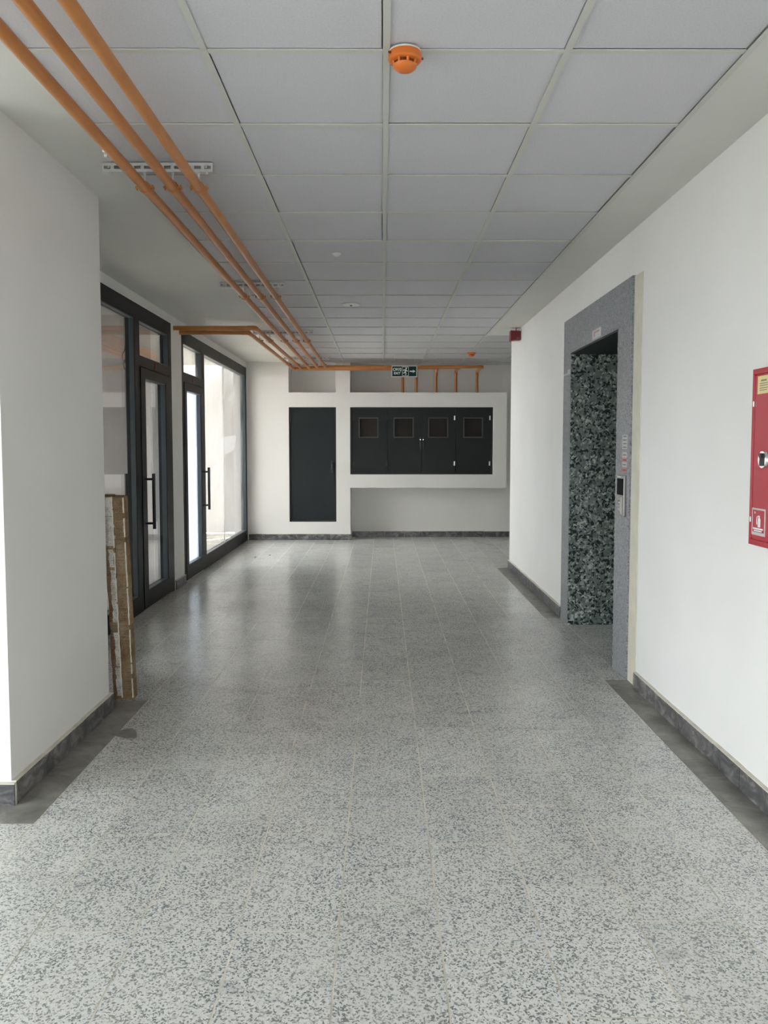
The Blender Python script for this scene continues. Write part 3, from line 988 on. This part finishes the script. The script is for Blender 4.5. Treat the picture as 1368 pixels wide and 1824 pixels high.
# ================================================================== ORANGE GAS PIPES
PZ = 2.632
PR = 0.0225
YD = 12.60
runs = {  # x of the long run, y of the cross run, x of the drop
    'C': (-0.848, 11.93, 1.486), 'B': (-0.968, 12.01, 1.153), 'A': (-1.098, 12.09, 0.842)}
glabel = 'orange gas pipes under the ceiling'


def pipe(name, pts, label):
    root = empty('gas_pipe')
    tag(root, label, 'pipe', glabel)
    bm = bmesh.new()
    tube(bm, fillet(pts, 0.055, 6), PR, 16)
    obj('pipe_run', bm, 'orange', root, True)
    for p, q, r in zip(pts, pts[1:], pts[2:]):      # welded elbow at each bend
        p, q, r = Vector(p), Vector(q), Vector(r)
        a = q + (p - q).normalized() * 0.075; b = q + (r - q).normalized() * 0.075
        bm = bmesh.new(); tube(bm, fillet([a, q, b], 0.052, 6), PR + 0.0025, 16)
        obj('elbow', bm, 'orange', root, True)
    rebase(root, pts[-1])
    return root


names = {'C': 'orange gas pipe nearest the ceiling centre, last to drop at the far right',
         'B': 'orange gas pipe in the middle of the three near ceiling pipes',
         'A': 'orange gas pipe leftmost of the three running overhead past the pillar'}
YS = -4.95
pipes = {}
for k, (x, yt, xd) in runs.items():
    pipes[k] = pipe(k, [(x, YS, PZ), (x, yt, PZ), (xd, yt, PZ), (xd, YD, PZ), (xd, YD, BZ1 - 0.0)], names[k])
pipes['D'] = pipe('D', [(XL, 8.10, PZ), (-1.275, 8.10, PZ), (-1.225, 12.17, PZ), (0.536, 12.17, PZ), (0.536, YD, PZ), (0.536, YD, BZ1)],
                  'orange gas pipe leaving the left wall, inner one at the bend')
pipes['E'] = pipe('E', [(XL, 8.34, PZ - 0.01), (-1.385, 8.34, PZ - 0.01), (-1.345, 12.25, PZ), (0.322, 12.25, PZ), (0.322, YD, PZ), (0.322, YD, BZ1)],
                  'orange gas pipe leaving the left wall, outer one at the bend')
# a white plastic tie stuck to the leftmost pipe
bm = bmesh.new(); bx(bm, -1.130, -1.1185, 3.30, 3.33, PZ - 0.010, PZ + 0.004); bx(bm, -1.136, -1.124, 3.335, 3.35, PZ - 0.016, PZ - 0.002)
tie = obj('cable_tie', bm, 'white', pipes['A']); tie.matrix_parent_inverse = Matrix.Translation(-pipes['A'].location)


def pipe_x(k, y):
    if k in runs: return runs[k][0]
    a, b = ((-1.275, -1.225, 8.10, 12.17) if k == 'D' else (-1.385, -1.345, 8.34, 12.25))[:2], ((8.10, 12.17) if k == 'D' else (8.34, 12.25))
    f = (y - b[0]) / (b[1] - b[0])
    return a[0] * (1 - f) + a[1] * f


def rail(y, x0, x1, keys, label):
    root = empty('strut_rail')
    tag(root, label, 'mounting rail', 'slotted rails carrying the pipes')
    zt = H - 0.0035
    hh, th = 0.041, 0.0025
    bm = bmesh.new()
    n = max(4, int((x1 - x0) / 0.046))
    p = (x1 - x0) / n
    za, zb = zt - hh + 0.013, zt - 0.014
    bx(bm, x0, x1, y, y + th, zb, zt)                # web facing the camera with slots
    bx(bm, x0, x1, y, y + th, zt - hh, za)
    for i in range(n + 1):
        c = x0 + p * i
        bx(bm, max(x0, c - p * 0.16), min(x1, c + p * 0.16), y, y + th, za, zb)
    bx(bm, x0, x1, y + th, y + 0.021, zt - th, zt)   # flanges
    bx(bm, x0, x1, y + th, y + 0.021, zt - hh, zt - hh + th)
    obj('channel', bm, 'zinc', root)
    bm = bmesh.new(); bx(bm, x0 + .004, x1 - .004, y + 0.016, y + 0.018, zt - hh + .004, zt - .004)
    obj('slot_shade_sheet', bm, 'void', root)  # added sheet; its grey stands for the dim inside of the slots
    for x in (x0 + 0.03, x1 - 0.03):
        bm = bmesh.new(); cyl(bm, (x, y + 0.011, zt - hh - 0.010), (x, y + 0.011, zt - hh), 0.008, 0.008, 6); cyl(bm, (x, y - 0.003, zt - hh / 2), (x, y + 0.004, zt - hh / 2), 0.006, 0.006, 8)
        obj('anchor_bolt', bm, 'zinc', root)
    for k in keys:
        x = pipe_x(k, y)
        cyy = y + 0.011
        bm = bmesh.new()
        # split band around the pipe
        nseg = 20
        for i in range(nseg):
            a0, a1 = 2 * math.pi * i / nseg, 2 * math.pi * (i + 1) / nseg
            ri, ro = PR + 0.0003, PR + 0.0045
            v = [bm.verts.new((x + r * math.cos(a), yy, PZ + r * math.sin(a))) for yy in (cyy - .013, cyy + .013) for r, a in ((ri, a0), (ro, a0), (ro, a1), (ri, a1))]
            for q in ((1, 2, 6, 5), (0, 4, 7, 3), (0, 3, 2, 1), (4, 5, 6, 7)):
                bm.faces.new([v[j] for j in q])
        for s in (-1, 1):
            a, b = sorted((x + s * (PR + 0.004), x + s * (PR + 0.020)))
            bx(bm, a, b, cyy - .010, cyy + .010, PZ - .004, PZ + .004)
        cl = obj('pipe_clamp', bm, 'orange', root)
        for s in (-1, 1):
            bm = bmesh.new(); cyl(bm, (x + s * (PR + .013), cyy, PZ - .012), (x + s * (PR + .013), cyy, PZ + .011), 0.0042, 0.0042, 8); obj('clamp_screw', bm, 'orange', cl)
        bm = bmesh.new(); cyl(bm, (x, cyy, PZ + PR), (x, cyy, zt - hh + 0.002), 0.004, 0.004, 8); cyl(bm, (x, cyy, zt - hh - .008), (x, cyy, zt - hh), 0.008, 0.008, 6); obj('threaded_rod', bm, 'zinc', cl)
    rebase(root, ((x0 + x1) / 2, y, zt))
    return root


rail(3.76, -1.290, -0.782, 'ABC', 'galvanised slotted rail nearest the camera holding three orange pipes')
rail(6.42, -1.290, -0.778, 'ABC', 'galvanised slotted rail second from the camera, halfway along the pipes')
rail(9.03, -1.450, -0.778, 'ABCDE', 'galvanised slotted rail third from the camera, just past the pipe bends')
rail(11.58, -1.420, -0.760, 'ABCDE', 'galvanised slotted rail farthest away, close to the end wall')


# ================================================================== CEILING FITTINGS
def detector(loc, label):
    root = empty('smoke_detector')
    tag(root, label, 'smoke detector', 'orange smoke detectors')
    x, y = loc
    z = H - 0.0025
    bm = bmesh.new(); lathe(bm, [(0, 0), (0.053, 0), (0.053, -0.006), (0, -0.006)], (x, y, z)); obj('base_ring', bm, 'white', root, True)
    bm = bmesh.new(); lathe(bm, [(0, -0.006), (0.054, -0.006), (0.0555, -0.012), (0.0555, -0.028), (0.053, -0.031), (0.044, -0.033), (0.0, -0.033)], (x, y, z), 40); obj('housing', bm, 'detector', root, True)
    bm = bmesh.new(); lathe(bm, [(0.033, -0.033), (0.033, -0.047), (0, -0.047)], (x, y, z), 32); obj('vent_ring', bm, 'detector_slot', root, True)
    for i in range(8):
        a = 2 * math.pi * (i + 0.3) / 8
        c, s = math.cos(a), math.sin(a)
        bm = bmesh.new(); cyl(bm, (x + c * 0.039, y + s * 0.039, z - 0.032), (x + c * 0.035, y + s * 0.035, z - 0.048), 0.0045, 0.0038, 8); obj('vent_rib', bm, 'detector', root, True)
    bm = bmesh.new(); lathe(bm, [(0.0, -0.045), (0.040, -0.045), (0.038, -0.052), (0.030, -0.059), (0.016, -0.064), (0, -0.065)], (x, y, z), 32); obj('cap', bm, 'detector', root, True)
    for a in (0.25, math.pi + 0.55):
        c, s = math.cos(a), math.sin(a)
        bm = bmesh.new(); cyl(bm, (x + c * .050, y + s * .050, z - 0.016), (x + c * .063, y + s * .063, z - 0.016), 0.005, 0.004, 8); obj('side_tab', bm, 'detector_slot', root, True)
    rebase(root, (x, y, z))
    return root


detector((0.075, 2.73), 'large orange smoke detector on the ceiling nearest the camera')
detector((1.222, 11.02), 'tiny orange smoke detector far away above the exit sign')
bm = bmesh.new(); lathe(bm, [(0, 0.003), (0.030, 0.003), (0.030, -0.003), (0.020, -0.007), (0.018, -0.016), (0, -0.020)], (-0.31, 5.50, H), 24)
tag(obj('ceiling_nozzle', bm, 'white', None, True), 'small white round nozzle in a ceiling tile, nearer than the flat plate', 'ceiling fitting')
spk = empty('ceiling_speaker'); tag(spk, 'flat white round plate set in the ceiling tiles', 'ceiling fitting')
bm = bmesh.new(); lathe(bm, [(0, 0.003), (0.085, 0.003), (0.085, -0.002), (0.078, -0.006), (0, -0.006)], (-0.287, 7.42, H), 36); obj('plate', bm, 'white', spk, True)
bm = bmesh.new(); lathe(bm, [(0, -0.006), (0.011, -0.006), (0.008, -0.014), (0, -0.015)], (-0.287, 7.42, H), 16); obj('centre_pin', bm, 'cable', spk, True)
rebase(spk, (-0.287, 7.42, H))

# siren at the end of the right wall
sr = empty('fire_siren'); tag(sr, 'dark red box siren high at the end of the right wall', 'siren')
sy = 8.80
bm = bmesh.new(); prism(bm, [(1.405, 2.600), (1.425, 2.612), (1.514, 2.612), (1.514, 2.708), (1.43, 2.708), (1.405, 2.716)], 'y', sy, sy + 0.11)
obj('housing', bm, 'darkred', sr, bevel=0.004)
boxes('mount_bracket', [(1.498, XR, sy + 0.02, sy + 0.09, 2.62, 2.735), (1.455, 1.498, sy + .02, sy + .09, 2.7085, 2.712)], 'white', sr)
bm = bmesh.new(); tube(bm, [(1.472, sy + .04, 2.708), (1.468, sy + .04, 2.73), (1.475, sy + .04, H)], 0.006, 8); obj('cable', bm, 'cable', sr, True)
for x in (1.476, 1.494):
    bm = bmesh.new(); cyl(bm, (x, sy - .003, 2.628), (x, sy, 2.628), 0.006, 0.006, 12); obj('indicator', bm, 'pink', sr, True)
rebase(sr, (XR, sy + .05, 2.6))

# exit sign
ex = empty('exit_sign'); tag(ex, 'green exit sign with running figure and arrow hung on wires', 'exit sign')
ey = 11.33
ex0, ex1, ez0, ez1 = 0.130, 0.492, 2.430, 2.590
zc = (ez0 + ez1) / 2
boxes('frame', [(ex0, ex1, ey, ey + 0.025, ez0, ez0 + .012), (ex0, ex1, ey, ey + 0.025, ez1 - .012, ez1), (ex0, ex0 + .012, ey, ey + .025, ez0 + .012, ez1 - .012), (ex1 - .012, ex1, ey, ey + .025, ez0 + .012, ez1 - .012)], 'signframe', ex, bevel=.002)
pn = boxes('panel', [(ex0 + .012, ex1 - .012, ey + .004, ey + .022, ez0 + .012, ez1 - .012)], 'green', ex)
for s, zz, sz in (('ÇIKIŞ', zc + 0.026, 0.050), ('EXIT', zc - 0.028, 0.046)):
    me = text_mesh(s, sz)
    me.materials.clear(); me.materials.append(M['signwhite'])
    o = link('lettering', me, pn)
    o.matrix_local = Matrix.Translation((ex0 + 0.080, ey + .0032, zc)) @ Matrix.Identity(4)
    o.location = (ex0 + 0.080, ey + .0035, zz)
    o.rotation_euler = (math.radians(90), 0, 0)
mx = ex0 + 0.196
boxes('figure_border', [(mx - .046, mx + .046, ey + .0025, ey + .004, zc + .058, zc + .063), (mx - .046, mx + .046, ey + .0025, ey + .004, zc - .063, zc - .058),
                        (mx - .046, mx - .041, ey + .0025, ey + .004, zc - .058, zc + .058), (mx + .041, mx + .046, ey + .0025, ey + .004, zc - .058, zc + .058)], 'signwhite', pn)
bm = bmesh.new()
ya, yb = ey + .0025, ey + .004
prism(bm, [(mx + .012 + .012 * math.cos(a), zc + .042 + .012 * math.sin(a)) for a in [i * math.pi / 6 for i in range(12)]], 'y', ya, yb)     # head
prism(bm, [(mx - .006, zc + .028), (mx + .014, zc + .026), (mx + .006, zc - .012), (mx - .012, zc - .008)], 'y', ya, yb)                    # trunk
prism(bm, [(mx - .006, zc + .028), (mx - .030, zc + .024), (mx - .034, zc + .002), (mx - .026, zc + .002), (mx - .022, zc + .016), (mx - .008, zc + .016)], 'y', ya, yb)
prism(bm, [(mx + .014, zc + .026), (mx + .024, zc + .008), (mx + .037, zc + .010), (mx + .036, zc + .002), (mx + .020, zc - .001), (mx + .009, zc + .012)], 'y', ya, yb)
prism(bm, [(mx - .012, zc - .008), (mx + .006, zc - .012), (mx + .016, zc - .030), (mx + .006, zc - .052), (mx - .005, zc - .052), (mx + .003, zc - .031)], 'y', ya, yb)
prism(bm, [(mx - .012, zc - .006), (mx - .002, zc - .014), (mx - .014, zc - .030), (mx - .037, zc - .028), (mx - .037, zc - .018), (mx - .020, zc - .019)], 'y', ya, yb)
obj('running_figure', bm, 'signwhite', pn)
bm = bmesh.new()
ax0, ax1 = ex0 + 0.256, ex0 + 0.338
prism(bm, [(ax0, zc - .009), (ax0 + .046, zc - .009), (ax0 + .046, zc - .022), (ax1, zc), (ax0 + .046, zc + .022), (ax0 + .046, zc + .009), (ax0, zc + .009)], 'y', ya, yb)
obj('arrow', bm, 'signwhite', pn)
for x in (ex0 + 0.045, ex1 - 0.035):
    bm = bmesh.new(); cyl(bm, (x, ey + .012, ez1), (x, ey + .012, H - 0.0), 0.0016, 0.0016, 6); obj('hanging_wire', bm, 'signframe', ex)
rebase(ex, ((ex0 + ex1) / 2, ey, ez1))

# ================================================================== HONEYCOMB BOARDS BEHIND THE PILLAR
def honey(xb, wd, yb, h, tilt, seed, label, glue):
    r = random.Random(seed)
    root = empty('honeycomb_board')
    tag(root, label, 'cardboard board', 'honeycomb boards behind the pillar')
    dp = 0.055
    bm = bmesh.new()
    nz = 26
    L = []
    for i in range(nz + 1):
        z = h * i / nz
        e = [r.uniform(-.002, .002) for _ in range(4)]
        L.append([bm.verts.new((0 + e[0], e[1], z)), bm.verts.new((wd + e[2], e[3], z)), bm.verts.new((wd + e[2], dp, z)), bm.verts.new((0 + e[0], dp, z))])
    for a, b in zip(L, L[1:]):
        for k in range(4):
            j = (k + 1) % 4
            bm.faces.new((a[k], a[j], b[j], b[k]))
    bm.faces.new(L[0][::-1]); bm.faces.new(L[-1])
    obj('core', bm, 'honey', root)

    def ragged(x0, x1, z0, z1, mat, nm, y0=-0.0032, n=14):
        bm = bmesh.new()
        n = max(6, int((z1 - z0) / 0.018))
        prev = None
        for i in range(n + 1):
            z = z0 + (z1 - z0) * i / n
            j0, j1 = r.uniform(-.35, .35) * (x1 - x0) * .5, r.uniform(-.35, .35) * (x1 - x0) * .5
            q = [bm.verts.new((x0 + j0, y0, z)), bm.verts.new((x1 + j1, y0, z)), bm.verts.new((x1 + j1, 0.004, z)), bm.verts.new((x0 + j0, 0.004, z))]
            if prev:
                for k in range(4):
                    bm.faces.new((prev[k], prev[(k + 1) % 4], q[(k + 1) % 4], q[k]))
            else:
                bm.faces.new(q[::-1])
            prev = q
        bm.faces.new(prev)
        obj(nm, bm, mat, root)
    for z0, z1, x0, x1 in glue:
        ragged(x0 * wd, x1 * wd, z0, z1, 'glue', 'glue_patch', -0.0024)
    # flat dark discs stand for shade inside the paper cells, in rows with gaps
    bm = bmesh.new()
    row = 0
    z = 0.012
    while z < h - 0.008:
        keep = r.random()
        x = 0.007 + (row % 2) * 0.0045
        while x < wd - 0.009:
            white = any(a <= z <= b and p * wd <= x <= q * wd for a, b, p, q in glue)
            if r.random() < ((0.62 if keep > 0.35 else 0.15) if white else (0.45 if keep > 0.6 else 0.06)):
                rx, rz = r.uniform(0.0016, 0.0027), r.uniform(0.0011, 0.0018)
                prism(bm, [(x + rx * math.cos(k * math.pi / 3), z + rz * math.sin(k * math.pi / 3)) for k in range(6)], 'y', -0.0034, -0.0018)
            x += 0.009
        z += 0.0095
        row += 1
    oc = obj('cell_shade_discs', bm, 'cellshade', root)
    oc['kind'] = 'stuff'
    # torn facing paper along the right arris, in pieces
    z = 0.01
    while z < h - 0.03:
        ln = r.uniform(0.05, 0.30)
        ragged(wd - 0.0055, wd + 0.0005, z, min(z + ln, h - .004), 'torn', 'torn_edge', -0.005)
        z += ln + r.choice((0.004, 0.01, 0.03))
    bm = bmesh.new(); bx(bm, wd + .0022, wd + 0.0045, 0.002, dp, 0.002, h - 0.004); obj('facing_sheet', bm, 'honey', root)
    root.location = (xb, yb, 0.002)
    root.rotation_euler = (0.132, tilt, 0)
    return root


T = 0.012
honey(-1.531, 0.052, 4.47, 1.180, T, 11, 'left honeycomb cardboard board with white glue patches, leaning behind the pillar',
      [(0.90, 1.172, 0.02, 0.95), (0.46, 0.76, 0.42, 0.92), (0.20, 0.40, 0.45, 0.95), (0.02, 0.19, 0.40, 0.95), (0.78, 0.88, 0.30, 0.8)])
honey(-1.474, 0.056, 4.47, 1.174, T, 12, 'right honeycomb cardboard board, plain brown, leaning behind the pillar', [])

# ================================================================== SMALL THINGS
# cable coil hanging in the room behind the glass
cc = empty('cable_coil'); tag(cc, 'grey cable coil hanging behind the first glass screen', 'cable')
bm = bmesh.new()
cx_, cy_, cz_ = -2.45, 7.68, 2.30
tube(bm, fillet([(cx_, cy_, H), (cx_ + .02, cy_, 2.5), (cx_ - .01, cy_, 2.35)], 0.05), 0.006, 8); obj('cable_drop', bm, 'cable', cc, True)
for i, (r_, dz) in enumerate(((0.055, 0.0), (0.05, -0.075))):
    bm = bmesh.new()
    tube(bm, [(cx_ + 0.4 * r_ * math.cos(a), cy_ + .02 * i + 0.5 * r_ * math.cos(a), cz_ + dz + r_ * math.sin(a)) for a in [k * 2 * math.pi / 24 for k in range(25)]], 0.005, 8)
    obj('cable_loop', bm, 'cable', cc, True)
rebase(cc, (cx_, cy_, H))
# dark ventilation duct under that room's ceiling
dct = bmesh.new(); cyl(dct, (-5.8, 7.3, 2.52), (-2.6, 7.3, 2.52), 0.12, 0.12, 24)
tag(obj('air_duct', dct, 'zinc', None, True), 'grey round duct under the ceiling behind the first glass screen', 'duct')
# stone chip on the floor by the pillar
bm = bmesh.new(); prism(bm, [(-1.345, 3.90), (-1.262, 3.855), (-1.215, 3.862), (-1.235, 3.93), (-1.275, 3.985), (-1.315, 3.965)], 'z', 0.0006, 0.006)
tag(obj('stone_chip', bm, 'border'), 'flat dark stone flake lying on the floor by the pillar', 'stone chip')
for i, (x, y, s, lb) in enumerate(((-1.66, 10.35, .016, 'tiny dark crumb on the floor near the wide glass screen, left one'),
                                  (-1.50, 10.55, .014, 'tiny dark crumb on the floor near the wide glass screen, right one'))):
    bm = bmesh.new(); bmesh.ops.create_icosphere(bm, subdivisions=1, radius=s)
    for v in bm.verts:
        v.co *= random.uniform(.7, 1.1); v.co.z *= 0.6
        v.co += Vector((x, y, s * 0.5))
    tag(obj('floor_crumb', bm, 'border'), lb, 'debris', 'crumbs on the floor')
